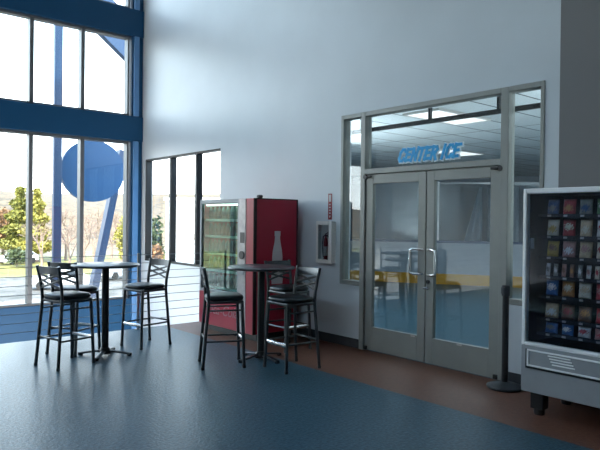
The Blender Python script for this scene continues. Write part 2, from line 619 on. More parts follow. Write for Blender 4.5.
# ------------------------------------------------------------------ bar tables
def make_table(loc, label):
    t = thing('bar_table', label, 'table', loc, 0, 'bar tables')
    m = MB()
    m.lathe([(0, 1.025), (0.36, 1.025), (0.378, 1.032), (0.384, 1.042), (0.380, 1.053), (0.37, 1.057), (0, 1.057)], n=64)
    m.build('table_top', M['tabletop'], t)
    m = MB()
    m.lathe([(0, 1.012), (0.15, 1.012), (0.15, 1.025), (0, 1.025)], n=4)
    m.lathe([(0, 0.04), (0.040, 0.04), (0.040, 1.015), (0, 1.015)], n=28)
    m.build('column', M['blackmetal'], t)
    m = MB()
    m.lathe([(0, 0.09), (0.05, 0.09), (0.055, 0.075), (0.07, 0.03), (0.07, 0.02), (0, 0.02)], n=28)
    for k in range(4):
        a = k * PI / 2 - 0.72
        ca, sa = math.cos(a), math.sin(a)
        pts = [(0.03 * ca, 0.03 * sa, 0.052), (0.12 * ca, 0.12 * sa, 0.045), (0.22 * ca, 0.22 * sa, 0.032), (0.285 * ca, 0.285 * sa, 0.022)]
        m.tube(pts, 0.02, 12, flat=(0.030, 0.014))
        m.lathe([(0, 0), (0.026, 0), (0.030, 0.012), (0.026, 0.032), (0, 0.034)], (0.285 * ca, 0.285 * sa, 0), 14)
    m.build('base', M['blackmetal'], t)
    return t
T1 = make_table((2.86, 6.80, 0), 'round black bar table by the blue railing, left one of the two tables')
T2 = dup(T1, (4.17, 5.55, 0), 0.78, 'round black bar table in front of the red drinks machine', 'bar tables')

# ------------------------------------------------------------------ bar stools
def make_stool(loc, rz, label):
    t = thing('bar_stool', label, 'bar stool', loc, rz, 'black seated cross back bar stools')
    # cushion
    m = MB()
    bm = bmesh.new()
    prof = [(0.0, 0.775), (0.55, 0.777), (0.85, 0.772), (0.96, 0.762), (1.0, 0.745), (0.985, 0.728), (0.93, 0.718), (0.0, 0.718)]
    rings = []
    N = 48
    for (r, z) in prof:
        if r == 0:
            rings.append([bm.verts.new((0.0, 0, z))])
            continue
        ring = []
        for k in range(N):
            a = 2 * PI * k / N
            ca, sa = math.cos(a), math.sin(a)
            e = 2 / 3.6
            x = math.copysign(abs(ca) ** e, ca) * 0.205 * r
            y = math.copysign(abs(sa) ** e, sa) * (0.212 + 0.01 * ca) * r
            ring.append(bm.verts.new((x + 0.005, y, z)))
        rings.append(ring)
    for i in range(len(rings) - 1):
        A, B = rings[i], rings[i + 1]
        for k in range(N):
            k2 = (k + 1) % N
            if len(A) == 1:
                f = bm.faces.new([A[0], B[k], B[k2]])
            elif len(B) == 1:
                f = bm.faces.new([A[k], A[k2], B[0]])
            else:
                f = bm.faces.new([A[k], A[k2], B[k2], B[k]])
            f.smooth = True
    m.merge(bm)
    m.build('seat', M['vinyl'], t)
    # frame under the seat
    m = MB()
    ptsr = [(0.185, -0.18), (0.185, 0.18), (-0.175, 0.175), (-0.175, -0.175)]
    for i in range(4):
        a, c = ptsr[i], ptsr[(i + 1) % 4]
        m.tube([(a[0], a[1], 0.702), (c[0], c[1], 0.702)], 0.012, 8, flat=(0.011, 0.017))
    m.build('seat_frame', M['gunmetal'], t)
    # legs: the rear ones run on up as back posts
    for s in (-1, 1):
        m = MB()
        m.tube([(0.178, s * 0.172, 0.715), (0.190, s * 0.180, 0.45), (0.207, s * 0.192, 0.012)], 0.0175, 12)
        m.lathe([(0, 0), (0.019, 0), (0.021, 0.02), (0.018, 0.03), (0, 0.03)], (0.2075, s * 0.1923, 0), 12)
        m.build('leg', M['gunmetal'], t)
    for s in (-1, 1):
        m = MB()
        m.tube([(-0.232, s * 0.200, 0.012), (-0.205, s * 0.188, 0.35), (-0.182, s * 0.178, 0.62), (-0.176, s * 0.176, 0.72), (-0.182, s * 0.178, 0.82),
                (-0.205, s * 0.184, 0.95), (-0.232, s * 0.190, 1.075)], 0.0175, 12)
        m.lathe([(0, 0), (0.019, 0), (0.021, 0.02), (0.018, 0.03), (0, 0.03)], (-0.233, s * 0.2003, 0), 12)
        m.build('leg', M['gunmetal'], t)
    # top rail: a curved plate
    m = MB()
    bm = bmesh.new()
    n = 10
    A = []
    for i in range(n + 1):
        u = -1 + 2 * i / n
        y = u * 0.186
        bow = -0.018 * (1 - u * u)
        row = []
        for (dx, z, tx) in ((-0.2135, 0.988, 0.006), (-0.2285, 1.068, 0.006)):
            row.append(bm.verts.new((dx + bow - tx, y, z)))
            row.append(bm.verts.new((dx + bow + tx, y, z)))
        A.append(row)
    for i in range(n):
        a, c = A[i], A[i + 1]
        for q in ((a[0], a[2], c[2], c[0]), (a[1], c[1], c[3], a[3]), (a[2], a[3], c[3], c[2]), (a[0], c[0], c[1], a[1])):
            bm.faces.new(q)
    bm.faces.new([A[0][0], A[0][1], A[0][3], A[0][2]])
    bm.faces.new([A[n][0], A[n][2], A[n][3], A[n][1]])
    m.merge(bm)
    m.build('top_rail', M['gunmetal'], t)
    # crossed slats
    m = MB()
    def bx(z):
        return -0.178 - 0.045 * max(0, (z - 0.80)) / 0.25
    for s in (-1, 1):
        for off in (-0.02, 0.045):
            z0, z1 = 0.855 + off, 0.945 + off
            pts = []
            for i in range(7):
                u = i / 6
                y = s * (-0.178 + 0.356 * u)
                z = z0 + (z1 - z0) * u
                pts.append((bx(z) - 0.012 * (1 - (2 * u - 1) ** 2) + s * 0.004, y, z))
            m.tube(pts, 0.006, 8, flat=(0.0055, 0.013))
    m.build('back_slats', M['gunmetal'], t)
    # foot rest and upper stretchers
    m = MB()
    m.tube([(0.195, -0.186, 0.285), (0.205, -0.10, 0.285), (0.208, 0, 0.285), (0.205, 0.10, 0.285), (0.195, 0.186, 0.285)], 0.012, 10, flat=(0.009, 0.021))
    fr = m.build('foot_rest', M['chrome'], t)
    fr['label'] = 'bright worn foot rest bar'
    for s in (-1, 1):
        m = MB()
        m.tube([(0.196, s * 0.185, 0.29), (-0.0, s * 0.196, 0.29), (-0.209, s * 0.190, 0.29)], 0.011, 8)
        m.build('stretcher', M['gunmetal'], t)
        m = MB()
        m.tube([(0.183, s * 0.175, 0.615), (-0.182, s * 0.178, 0.615)], 0.010, 8)
        m.build('stretcher', M['gunmetal'], t)
    m = MB()
    m.tube([(-0.209, -0.190, 0.31), (-0.209, 0.190, 0.31)], 0.011, 8)
    m.build('stretcher', M['gunmetal'], t)
    return t
R = math.radians
ST = make_stool((2.36, 6.64, 0), R(15), 'bar stool left of the left table, the nearer of the two overlapping there')
dup(ST, (2.66, 7.20, 0), R(30), 'bar stool between the leftmost stool and the window, partly hidden by it')
dup(ST, (3.48, 7.04, 0), R(192), 'bar stool right of the left table, facing it, pale blue wall below the window behind')
dup(ST, (3.68, 5.585, 0), R(-26), 'bar stool seen from behind and side, left of the table by the red machine')
dup(ST, (4.18, 5.02, 0), R(178), 'nearest bar stool of the right table, silver front legs and glinting crossed back')
dup(ST, (4.80, 5.83, 0), R(268), 'bar stool behind the right table, backed against the red machine side')

# ------------------------------------------------------------------ red drinks machine
CX0, CX1, CY0, CY1, CT = 4.62, 5.36, 6.33, 7.64, 1.865
vm = thing('drinks_machine', 'red glass-front drinks vending machine with a white bottle on its side', 'vending machine', (CX0, CY0, 0))
D, Wd = CX1 - CX0, CY1 - CY0
m = MB()
m.mi = 0
m.box(0.05, D, 0, 0.03, 0.10, CT, 0.006, 1)               # side with the bottle
m.box(0.05, D, Wd - 0.03, Wd, 0.10, CT, 0.006, 1)
m.box(0.05, D, 0.03, Wd - 0.03, CT - 0.05, CT)
m.box(D - 0.04, D, 0.03, Wd - 0.03, 0.10, CT - 0.05)
m.box(0.05, D - 0.04, 0.03, Wd - 0.03, 0.10, 0.52)
m.mi = 1
m.box(0.10, D - 0.05, 0.04, Wd - 0.04, 0.0, 0.10)           # plinth
m.mi = 2
m.box(0.05, D - 0.04, 0.03, 0.32, 0.52, CT - 0.05)             # works column
m.build('cabinet', [M['red'], M['blackmetal'], M['liner']], vm)
m = MB()
m.box(D - 0.02, D + 0.004, -0.004, 0.03, 0.1, CT + 0.002)
m.box(0.0, 0.05, -0.006, 0.0, 0.1, CT + 0.002)
m.box(0.05, D, -0.003, 0.028, CT - 0.012, CT + 0.004)
m.build('edge_trim', M['reddark'], vm)
m = MB()
m.box(0.51, 0.515, 0.34, Wd - 0.04, 0.53, CT - 0.06)
m.build('liner', M['liner'], vm)
m = MB()
m.box(0, 0.05, 0.0, 0.165, 0.10, CT, 0.006, 1)
m.build('red_door_column', M['red'], vm)
m = MB()
m.box(-0.006, 0.05, 0.165, 0.325, 0.74, CT, 0.004, 1)
m.box(-0.002, 0.05, 0.165, 0.325, 0.10, 0.74)
cp = m.build('control_panel', mat('control_silver', (0.36, 0.34, 0.34), 0.35, metal=0.3, var=0.2, scale=9), vm)
m = MB()
m.box(-0.012, -0.004, 0.19, 0.285, 1.28, 1.42, 0.004, 1)
m.build('keypad', M['blackmetal'], cp)
m = MB()
m.tube([(-0.02, 0.24, 1.12), (-0.004, 0.24, 1.12)], 0.055, 20)
m.build('coin_slot', M['blackmetal'], cp)
m = MB()
m.box(-0.014, -0.004, 0.195, 0.285, 0.86, 0.98, 0.004, 1)
m.build('card_reader', M['silverdark'], cp)
m = MB()
m.box(-0.004, 0.05, 0.325, Wd, 0.10, 0.56, 0.006, 1)
m.build('lower_panel', M['red'], vm)
m = MB()
for (y0, y1, z0, z1) in ((0.325, 0.36, 0.56, CT), (Wd - 0.045, Wd, 0.56, CT), (0.36, Wd - 0.045, CT - 0.055, CT), (0.36, Wd - 0.045, 0.56, 0.60)):
    m.box(0.0, 0.05, y0, y1, z0, z1, 0.004, 1)
m.build('door_frame', M['silverdark'], vm)
m = MB()
m.box(0.02, 0.026, 0.355, Wd - 0.04, 0.595, CT - 0.05)
m.build('glass_pane', M['coolglass'], vm)
shelf_z = [0.62, 0.86, 1.10, 1.34, 1.57]
for z in shelf_z:
    m = MB()
    m.box(0.06, 0.50, 0.35, Wd - 0.045, z, z + 0.012)
    m.box(0.055, 0.062, 0.35, Wd - 0.045, z - 0.012, z + 0.022)
    m.build('shelf', M['silver'], vm)
m = MB()
m.tube([(0.075, 0.38, CT - 0.075), (0.075, Wd - 0.06, CT - 0.075)], 0.012, 10)
m.build('lamp_tube', emit('cooler_lamp', (0.85, 1.0, 0.95), 2.5), vm)
m = MB()
m.box(0.11, 0.18, 0.03, 0.10, CT + 0.004, CT + 0.05, 0.02, 3)
m.build('antenna', M['blackmetal'], vm)
# white contour bottle on the side
prof = [(0.105, 0.0), (0.105, 0.02), (0.112, 0.06), (0.108, 0.14), (0.095, 0.22), (0.098, 0.30), (0.10, 0.36), (0.088, 0.44), (0.066, 0.52), (0.052, 0.58), (0.048, 0.63), (0.056, 0.635), (0.056, 0.70)]
prof = [(r * 0.86, z) for r, z in prof]
poly = [(0.395 - r, 0.74 + z) for r, z in prof] + [(0.395 + r, 0.74 + z) for r, z in prof[::-1]]
MB().prism(poly, 'y', -0.004, 0.0).build('bottle_decal', M['bottlewhite'], vm)
# script on the lower panel
cu = bpy.data.curves.new('script', 'FONT')
cu.body = 'Coca-Cola'
cu.size = 0.2
cu.shear = 0.35
cu.extrude = 0.002
to = bpy.data.objects.new('script_src', cu)
COL.objects.link(to)
dg = bpy.context.evaluated_depsgraph_get()
me = bpy.data.meshes.new_from_object(to.evaluated_get(dg))
bpy.data.objects.remove(to)
me.materials.clear()
me.materials.append(mat('pink_script', (0.42, 0.16, 0.19), 0.5))
so = bpy.data.objects.new('script_lettering', me)
COL.objects.link(so)
so.parent = vm
so.matrix_local = Matrix(((0, 0, -1, -0.006), (-1, 0, 0, 1.20), (0, 1, 0, 0.27), (0, 0, 0, 1)))
# drinks on the shelves
bcol = [('brown', (0.13, 0.15, 0.14), 'cola'), ('clear', (0.28, 0.38, 0.36), 'water'), ('green', (0.15, 0.26, 0.22), 'lemon'), ('grey', (0.20, 0.23, 0.23), 'cherry')]
bm_ = [mat('drink_' + c[0], c[1], 0.15, var=0.05, spec=0.6) for c in bcol]
capm = mat('drink_cap', (0.4, 0.05, 0.05), 0.4)
labm = [mat('drink_label_' + c[0], x, 0.4, var=0.2, scale=30) for c, x in zip(bcol, [(0.16, 0.12, 0.12), (0.14, 0.2, 0.22), (0.14, 0.2, 0.17), (0.15, 0.13, 0.14)])]
protos = {}
wordpos = ['leftmost', 'second from left', 'third from left', 'fourth from left', 'fifth from left', 'sixth from left', 'seventh from left', 'rightmost']
wordshelf = ['bottom', 'second lowest', 'middle', 'second highest', 'top']
for si, z in enumerate(shelf_z):
    for k in range(8):
        c = (si + k // 3) % 4
        y = CY1 - 0.115 - k * 0.108
        loc = (CX0 + 0.12, y, z + 0.012)
        lab = '%s drink bottle, %s on the %s shelf inside the red machine' % (bcol[c][0], wordpos[k], wordshelf[si])
        if c in protos:
            dup(protos[c], loc, 0, lab, 'drink bottles in the red machine')
            continue
        t = thing('drink_bottle', lab, 'bottle', loc, 0, 'drink bottles in the red machine')
        m = MB()
        m.lathe([(0, 0), (0.028, 0), (0.032, 0.006), (0.032, 0.12), (0.026, 0.15), (0.014, 0.175), (0.012, 0.185), (0, 0.185)], n=16)
        m.build('bottle_body', bm_[c], t)
        m = MB()
        m.lathe([(0, 0.184), (0.0145, 0.184), (0.0145, 0.202), (0, 0.202)], n=14)
        m.build('cap', capm, t)
        m = MB()
        m.lathe([(0.0322, 0.05), (0.0328, 0.05), (0.0328, 0.11), (0.0322, 0.11)], n=16)
        m.build('bottle_label', labm[c], t)
        protos[c] = t

# ------------------------------------------------------------------ snack machine
SX0, SX1, SY1, SY0 = 4.70, 5.36, 2.645, 1.60
sm = thing('snack_machine', 'silver snack vending machine with a dark glass front at the right edge', 'vending machine', (SX0, SY1, 0))
D, Wd = SX1 - SX0, SY1 - SY0
def sb(m, x0, x1, a0, a1, z0, z1, bev=0.0):
    m.box(x0, x1, -a1, -a0, z0, z1, bev, 2)
m = MB()
sb(m, 0.06, D, 0.0, 0.03, 0.19, 1.862)
sb(m, 0.06, D, Wd - 0.03, Wd, 0.19, 1.862)
sb(m, 0.06, D, 0.03, Wd - 0.03, 1.832, 1.862)
sb(m, 0.06, D, 0.03, Wd - 0.03, 0.19, 0.58)
sb(m, D - 0.03, D, 0.03, Wd - 0.03, 0.58, 1.832)
m.build('cabinet', M['silverdark'], sm)
m = MB()
sb(m, D - 0.036, D - 0.031, 0.03, Wd - 0.03, 0.58, 1.83)
sb(m, 0.06, D - 0.036, 0.030, 0.034, 0.58, 1.83)
sb(m, 0.06, D - 0.036, 0.034, Wd - 0.034, 1.826, 1.831)
sb(m, 0.06, D - 0.036, 0.034, Wd - 0.034, 0.581, 0.585)
sb(m, 0.08, D - 0.04, Wd - 0.23, Wd - 0.20, 0.585, 1.82)
m.build('liner', M['navy'], sm)
m = MB()
sb(m, 0, 0.058, 0.0, 0.032, 0.575, 1.868, 0.008)
sb(m, 0, 0.058, Wd - 0.032, Wd, 0.575, 1.868, 0.008)
sb(m, 0.0, 0.058, 0.03, Wd - 0.03, 1.825, 1.868, 0.008)
sb(m, -0.004, 0.058, 0.03, Wd - 0.03, 0.572, 0.602, 0.008)
m.build('door_frame', M['silver'], sm)
m = MB()
sb(m, 0.02, 0.026, 0.028, Wd - 0.028, 0.596, 1.83)
m.build('glass_pane', M['snackglass'], sm)
m = MB()
sb(m, 0.0, 0.06, 0.0, Wd, 0.19, 0.572, 0.006)
lp = m.build('lower_panel', M['silverdark'], sm)
m = MB()
a0, a1, z0, z1 = 0.055, 0.80, 0.405, 0.545
sb(m, -0.012, 0.0, a0, a1, z1 - 0.014, z1, 0.004)
sb(m, -0.012, 0.0, a0, a1, z0, z0 + 0.014, 0.004)
sb(m, -0.012, 0.0, a0, a0 + 0.016, z0 + 0.014, z1 - 0.014, 0.004)
sb(m, -0.012, 0.0, a1 - 0.016, a1, z0 + 0.014, z1 - 0.014, 0.004)
m.build('flap_frame', M['silver'], lp)
m = MB()
sb(m, -0.004, 0.0, a0 + 0.016, a1 - 0.016, z0 + 0.014, z1 - 0.014)
fl = m.build('delivery_flap', M['silverdark'], sm)
m = MB()
sb(m, -0.008, 0.0, a0 - 0.012, a0, z0 - 0.014, z1, 0.0)
sb(m, -0.008, 0.0, a0 - 0.012, a1, z0 - 0.018, z0 - 0.002, 0.0)
m.build('flap_shadow_gap', M['blackmetal'], sm)
for k in range(4):
    m = MB()
    zz = 0.517 - 0.022 * k
    sb(m, -0.012, -0.003, 0.235 + 0.012 * k, 0.42 + 0.012 * k, zz - 0.005, zz + 0.005, 0.003)
    m.build('slat', M['silver'], fl)
for (x, a) in ((0.09, 0.12), (0.09, Wd - 0.12), (D - 0.1, 0.12), (D - 0.1, Wd - 0.12)):
    m = MB()
    sb(m, x - 0.05, x + 0.05, a - 0.055, a + 0.055, 0.05, 0.19, 0.006)
    m.lathe([(0, 0), (0.04, 0), (0.045, 0.012), (0.045, 0.05), (0, 0.05)], (x, -a, 0), 18)
    m.build('foot', M['blackmetal'], sm)
m = MB()
sb(m, 0.045, 0.055, 0.045, 0.075, 1.37, 1.46)
m.build('handle_latch', M['silverdark'], sm)
sz = [1.655, 1.48, 1.31, 1.15, 0.99, 0.805, 0.68]
for z in sz:
    m = MB()
    sb(m, 0.09, D - 0.05, 0.09, Wd - 0.23, z - 0.008, z)
    sb(m, 0.084, 0.09, 0.09, Wd - 0.23, z - 0.020, z + 0.004)
    sh = m.build('shelf', M['navy'], sm)
    for k in range(5):
        m = MB()
        sb(m, 0.080, 0.084, 0.185 + 0.135 * k - 0.015, 0.185 + 0.135 * k + 0.015, z - 0.018, z - 0.002)
        m.build('price_tag', M['signwhite'], sh)

def packet_mesh(w, h, d, mats, band):
    bm = bmesh.new()
    NX, NZ = 12, 14
    grid = {}
    for side in (-1, 1):
        for i in range(NX + 1):
            for j in range(NZ + 1):
                u, v = -1 + 2 * i / NX, j / NZ
                prof = (max(0, 1 - u ** 4) ** 0.6) * (max(0, 1 - (2 * v - 1) ** 4) ** 0.7)
                wob = 0.08 * math.sin(7 * u + 5 * v)
                x = side * d / 2 * prof * (1 + wob)
                y = u * w / 2 * (1 - 0.05 * math.sin(PI * v))
                if side == 1 and (abs(u) == 1 or j in (0, NZ)):
                    grid[(side, i, j)] = grid[(-1, i, j)]
                else:
                    grid[(side, i, j)] = bm.verts.new((x, y, v * h))
    for side in (-1, 1):
        for i in range(NX):
            for j in range(NZ):
                q = [grid[(side, i, j)], grid[(side, i + 1, j)], grid[(side, i + 1, j + 1)], grid[(side, i, j + 1)]]
                if side == 1:
                    q = q[::-1]
                try:
                    f = bm.faces.new(q)
                except ValueError:
                    continue
                f.smooth = True
                f.material_index = 1 if (((i + 0.5) / NX - 0.5) / 0.36) ** 2 + (((j + 0.5) / NZ - (band[0] + band[1]) / 20) / 0.22) ** 2 + 0.55 * math.sin(i * 2.3 + j * 1.7 + band[0]) < 0.9 else 0
    me = bpy.data.meshes.new('snack_packet')
    bmesh.ops.recalc_face_normals(bm, faces=bm.faces)
    bm.to_mesh(me)
    bm.free()
    for x in mats:
        me.materials.append(x)
    return me
pal = {
    'dark blue': (0.04, 0.09, 0.22), 'red': (0.45, 0.035, 0.04), 'grey': (0.25, 0.24, 0.22), 'green': (0.10, 0.28, 0.10),
    'cream': (0.78, 0.68, 0.50), 'tan': (0.68, 0.48, 0.28), 'orange': (0.60, 0.25, 0.06), 'pink': (0.52, 0.25, 0.22),
    'white': (0.82, 0.78, 0.74), 'brown': (0.26, 0.12, 0.07), 'blue': (0.06, 0.17, 0.42), 'yellow': (0.62, 0.42, 0.08),
}
PM = {k: mat('packet_' + k.replace(' ', '_'), v, 0.35, var=0.25, scale=22) for k, v in pal.items()}
rowsP = [
    [('dark blue', 'grey'), ('red', 'orange'), ('grey', 'dark blue'), ('green', 'white')],
    [('cream', 'yellow'), ('red', 'cream'), ('tan', 'cream'), ('white', 'red')],
    [('yellow', 'brown'), ('pink', 'white'), ('tan', 'pink'), ('cream', 'red')],
    None,
    [('blue', 'white'), ('orange', 'cream'), ('cream', 'tan'), ('red', 'pink')],
    [('tan', 'white'), ('brown', 'red'), ('brown', 'orange'), ('red', 'brown')],
    [('blue', 'grey'), ('blue', 'white'), ('white', 'red'), ('pink', 'red')],
]
rowname = ['top', 'second', 'third', 'fourth', 'fifth', 'sixth', 'bottom']
colname = ['leftmost', 'second from left', 'third from left', 'fourth from left']
hts = [0.125, 0.135, 0.13, 0.11, 0.125, 0.12, 0.085]
for ri, rw in enumerate(rowsP):
    if rw is None:
        bars = [('white', 'grey'), ('grey', 'white'), ('pink', 'brown'), ('brown', 'orange'), ('grey', 'white'), ('white', 'pink'), ('cream', 'red'), ('tan', 'brown')]
        names = ['leftmost', 'second', 'third', 'fourth', 'fifth', 'sixth', 'seventh', 'eighth']
        for k, (c1, c2) in enumerate(bars):
            me = packet_mesh(0.038, 0.105, 0.02, [PM[c1], PM[c2]], (3, 7))
            o = bpy.data.objects.new('candy_bar', me)
            COL.objects.link(o)
            o.location = (SX0 + 0.13, SY1 - 0.155 - 0.0665 * k, sz[ri])
            o.rotation_euler = (0, R(8), R(random.uniform(-6, 6)))
            tag(o, '%s candy bar standing %s on the fourth shelf of the snack machine' % (c1, names[k] + (' from left' if k else '')), 'candy bar', 'candy bars in the snack machine')
        continue
    for ci, (c1, c2) in enumerate(rw):
        me = packet_mesh(0.105 + random.uniform(-.006, .008), hts[ri], 0.045, [PM[c1], PM[c2]], random.choice([(2, 6), (3, 8), (4, 7)]))
        o = bpy.data.objects.new('snack_packet', me)
        COL.objects.link(o)
        o.location = (SX0 + 0.14, SY1 - 0.188 - 0.135 * ci, sz[ri])
        o.rotation_euler = (0, R(random.uniform(5, 11)), R(random.uniform(-8, 8)))
        tag(o, '%s snack packet, %s on the %s shelf of the snack machine' % (c1, colname[ci], rowname[ri]), 'snack packet', 'snack packets in the snack machine')

# ------------------------------------------------------------------ belt stanchion
st = thing('belt_stanchion', 'black belt barrier post standing between the right door and the snack machine', 'stanchion', (5.285, 3.14, 0))
MB().lathe([(0, 0), (0.16, 0), (0.168, 0.012), (0.165, 0.026), (0.12, 0.042), (0.05, 0.055), (0.036, 0.065), (0, 0.065)], n=40).build('base', M['rubber'], st)
MB().lathe([(0, 0.06), (0.031, 0.06), (0.031, 0.885), (0, 0.885)], n=24).build('post', M['blackmetal'], st)
m = MB()
m.lathe([(0, 0.885), (0.037, 0.885), (0.039, 0.895), (0.039, 0.965), (0.034, 0.985), (0, 0.988)], n=24)
m.box(-0.044, -0.03, -0.016, 0.016, 0.90, 0.965, 0.004, 1)
m.box(-0.016, 0.016, 0.03, 0.044, 0.90, 0.965, 0.004, 1)
m.build('belt_head', M['rubber'], st)

# ------------------------------------------------------------------ extinguisher cabinet and its sign
ec = thing('extinguisher_cabinet', 'white fire extinguisher cabinet with a small window on the wall left of the doors', 'cabinet', (WX, 5.83, 1.03))
m = MB()
hw, hz = 0.15, 0.55
for (y0, y1, z0, z1) in ((-hw, -hw + 0.06, 0, hz), (hw - 0.04, hw, 0, hz), (-hw + 0.06, hw - 0.04, 0, 0.05), (-hw + 0.06, hw - 0.04, hz - 0.05, hz)):
    m.box(-0.085, -0.065, y0, y1, z0, z1, 0.003, 1)
m.build('cabinet_door', M['white'], ec)
m = MB()
m.box(-0.065, 0.0, -hw + 0.006, -hw + 0.018, 0.006, hz - 0.006)
m.box(-0.065, 0.0, hw - 0.018, hw - 0.006, 0.006, hz - 0.006)
m.box(-0.065, 0.0, -hw + 0.018, hw - 0.018, 0.006, 0.018)
m.box(-0.065, 0.0, -hw + 0.018, hw - 0.018, hz - 0.018, hz - 0.006)
m.box(-0.006, 0.0, -hw + 0.018, hw - 0.018, 0.018, hz - 0.018)
m.build('cabinet_box', M['white'], ec)
MB().box(-0.078, -0.074, -hw + 0.055, hw - 0.035, 0.045, hz - 0.045).build('glass_pane', M['doorglass'], ec)
ex = thing('fire_extinguisher', 'small red fire extinguisher inside the white wall cabinet', 'fire extinguisher', (WX - 0.036, 5.84, 1.048))
MB().lathe([(0, 0), (0.026, 0), (0.028, 0.01), (0.028, 0.25), (0.02, 0.30), (0.011, 0.315), (0.011, 0.335), (0, 0.335)], n=20).build('cylinder', M['signred'], ex)
m = MB()
m.box(-0.012, 0.012, -0.03, 0.012, 0.335, 0.355, 0.003, 1)
m.tube([(0, 0.01, 0.36), (0, -0.055, 0.385)], 0.006, 8)
m.tube([(0, 0.01, 0.35), (0, -0.05, 0.33)], 0.006, 8)
m.build('handle', M['blackmetal'], ex)
m = MB()
m.tube([(0, 0.014, 0.345), (0, 0.045, 0.33), (0, 0.06, 0.24), (0, 0.052, 0.12), (0, 0.04, 0.06)], 0.008, 10)
m.build('hose', M['rubber'], ex)
MB().lathe([(0.0283, 0.08), (0.0288, 0.08), (0.0288, 0.20), (0.0283, 0.20)], n=20).build('paper_label', M['signwhite'], ex)
fs = thing('extinguisher_sign', 'narrow upright red and white sign above the extinguisher cabinet', 'sign', (WX, 5.80, 1.60))
m = MB()
m.prism([(0.036, 0.0), (0.036, 0.34), (-0.036, 0.34), (-0.036, 0.0)], 'x', -0.004, 0)
m.build('plate', M['signred'], fs)
m = MB()
m.box(-0.006, -0.004, -0.020, 0.020, 0.235, 0.325)
for k in range(4):
    m.box(-0.006, -0.004, -0.014, 0.014, 0.075 + k * 0.038, 0.093 + k * 0.038)
m.prism([(0.0, 0.022), (0.018, 0.052), (-0.018, 0.052)], 'x', -0.006, -0.004)
m.build('white_marking', M['signwhite'], fs)

# ------------------------------------------------------------------ the ice hall behind the doors
IX0 = WX + 0.18
CH = 3.05
def slab(poly, z0, z1):
    return MB().prism(poly, 'z', z0, z1)
hall = [(WX + 0.02, -2.0), (18.5, -2.0), (18.5, 9.0), (13.6, 14.2), (IX0, 8.35), (WX + 0.02, 8.35)]
struct(slab(hall, -0.3, -0.001).build('floor_hall', M['floor']))
struct(slab([(IX0, -2.0)] + hall[1:4] + [(IX0, 8.35)], CH, CH + 0.1).build('ceiling_hall', M['tiles']))
def thickline(p, q, w):
    a, c = Vector(p), Vector(q)
    d = (c - a).normalized()
    n = Vector((-d.y, d.x)) * w / 2
    return [tuple(a + n), tuple(c + n), tuple(c - n), tuple(a - n)]
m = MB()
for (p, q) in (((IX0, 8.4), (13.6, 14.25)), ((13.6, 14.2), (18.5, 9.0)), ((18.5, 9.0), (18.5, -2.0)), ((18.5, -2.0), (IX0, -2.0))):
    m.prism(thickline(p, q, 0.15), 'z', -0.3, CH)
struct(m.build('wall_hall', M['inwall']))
# dasher boards: an oblique run
P0, P1 = Vector((11.05, 12.65)), Vector((16.4, 3.4))
dv = (P1 - P0).normalized()
nv = Vector((-dv.y, dv.x))
nb = 6
L = (P1 - P0).length
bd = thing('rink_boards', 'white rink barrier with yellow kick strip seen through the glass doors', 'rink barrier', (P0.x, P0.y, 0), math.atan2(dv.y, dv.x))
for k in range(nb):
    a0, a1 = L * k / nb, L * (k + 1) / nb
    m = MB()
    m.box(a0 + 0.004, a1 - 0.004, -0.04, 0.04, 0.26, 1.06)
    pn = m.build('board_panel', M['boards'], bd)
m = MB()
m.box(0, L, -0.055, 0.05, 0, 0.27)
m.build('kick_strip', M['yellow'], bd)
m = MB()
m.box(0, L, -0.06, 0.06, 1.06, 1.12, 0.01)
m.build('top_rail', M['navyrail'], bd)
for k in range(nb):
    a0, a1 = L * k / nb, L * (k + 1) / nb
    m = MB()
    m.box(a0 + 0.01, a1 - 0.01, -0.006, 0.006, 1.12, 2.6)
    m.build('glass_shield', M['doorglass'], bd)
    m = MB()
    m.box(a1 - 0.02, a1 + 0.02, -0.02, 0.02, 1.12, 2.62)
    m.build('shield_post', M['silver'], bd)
# dark panels on the far wall
# white drapes hanging beyond the boards
def drape(px, d, pts, label):
    x, y = ray(px, d)
    t = MB()
    n = 12
    bm = bmesh.new()
    top, bot = pts
    cols = []
    for i in range(n + 1):
        u = i / n
        col = []
        for j in range(9):
            v = j / 8
            a = top[0] + (top[1] - top[0]) * u
            c = bot[0] + (bot[1] - bot[0]) * u
            s = a + (c - a) * v
            col.append(bm.verts.new((s, 0.06 * math.sin(u * 5 * PI) * (0.3 + v), pts_z[0] + (pts_z[1] - pts_z[0]) * v)))
        cols.append(col)
    for i in range(n):
        for j in range(8):
            f = bm.faces.new([cols[i][j], cols[i + 1][j], cols[i + 1][j + 1], cols[i][j + 1]])
            f.smooth = True
    r = bmesh.ops.solidify(bm, geom=bm.faces[:], thickness=0.01)
    t.merge(bm)
    o = t.build('drape', M['drape'])
    o.location = (x, y, 0)
    o.rotation_euler = (0, 0, -YAW)
    tag(o, label, 'drape')
    return o
pts_z = (2.55, 0.85)
drape(478, 16.6, ((0.02, 0.10), (-0.45, 0.12)), 'white drape hanging as a narrow triangle behind the rink barrier, seen in the right door')
drape(489, 16.9, ((-0.05, 0.05), (-0.05, 0.06)), 'thin white strip of drape right of the triangular one, seen in the right door')
drape(516, 16.0, ((-0.10, 0.06), (-0.14, 0.08)), 'white drape seen through the narrow glass right of the doors')
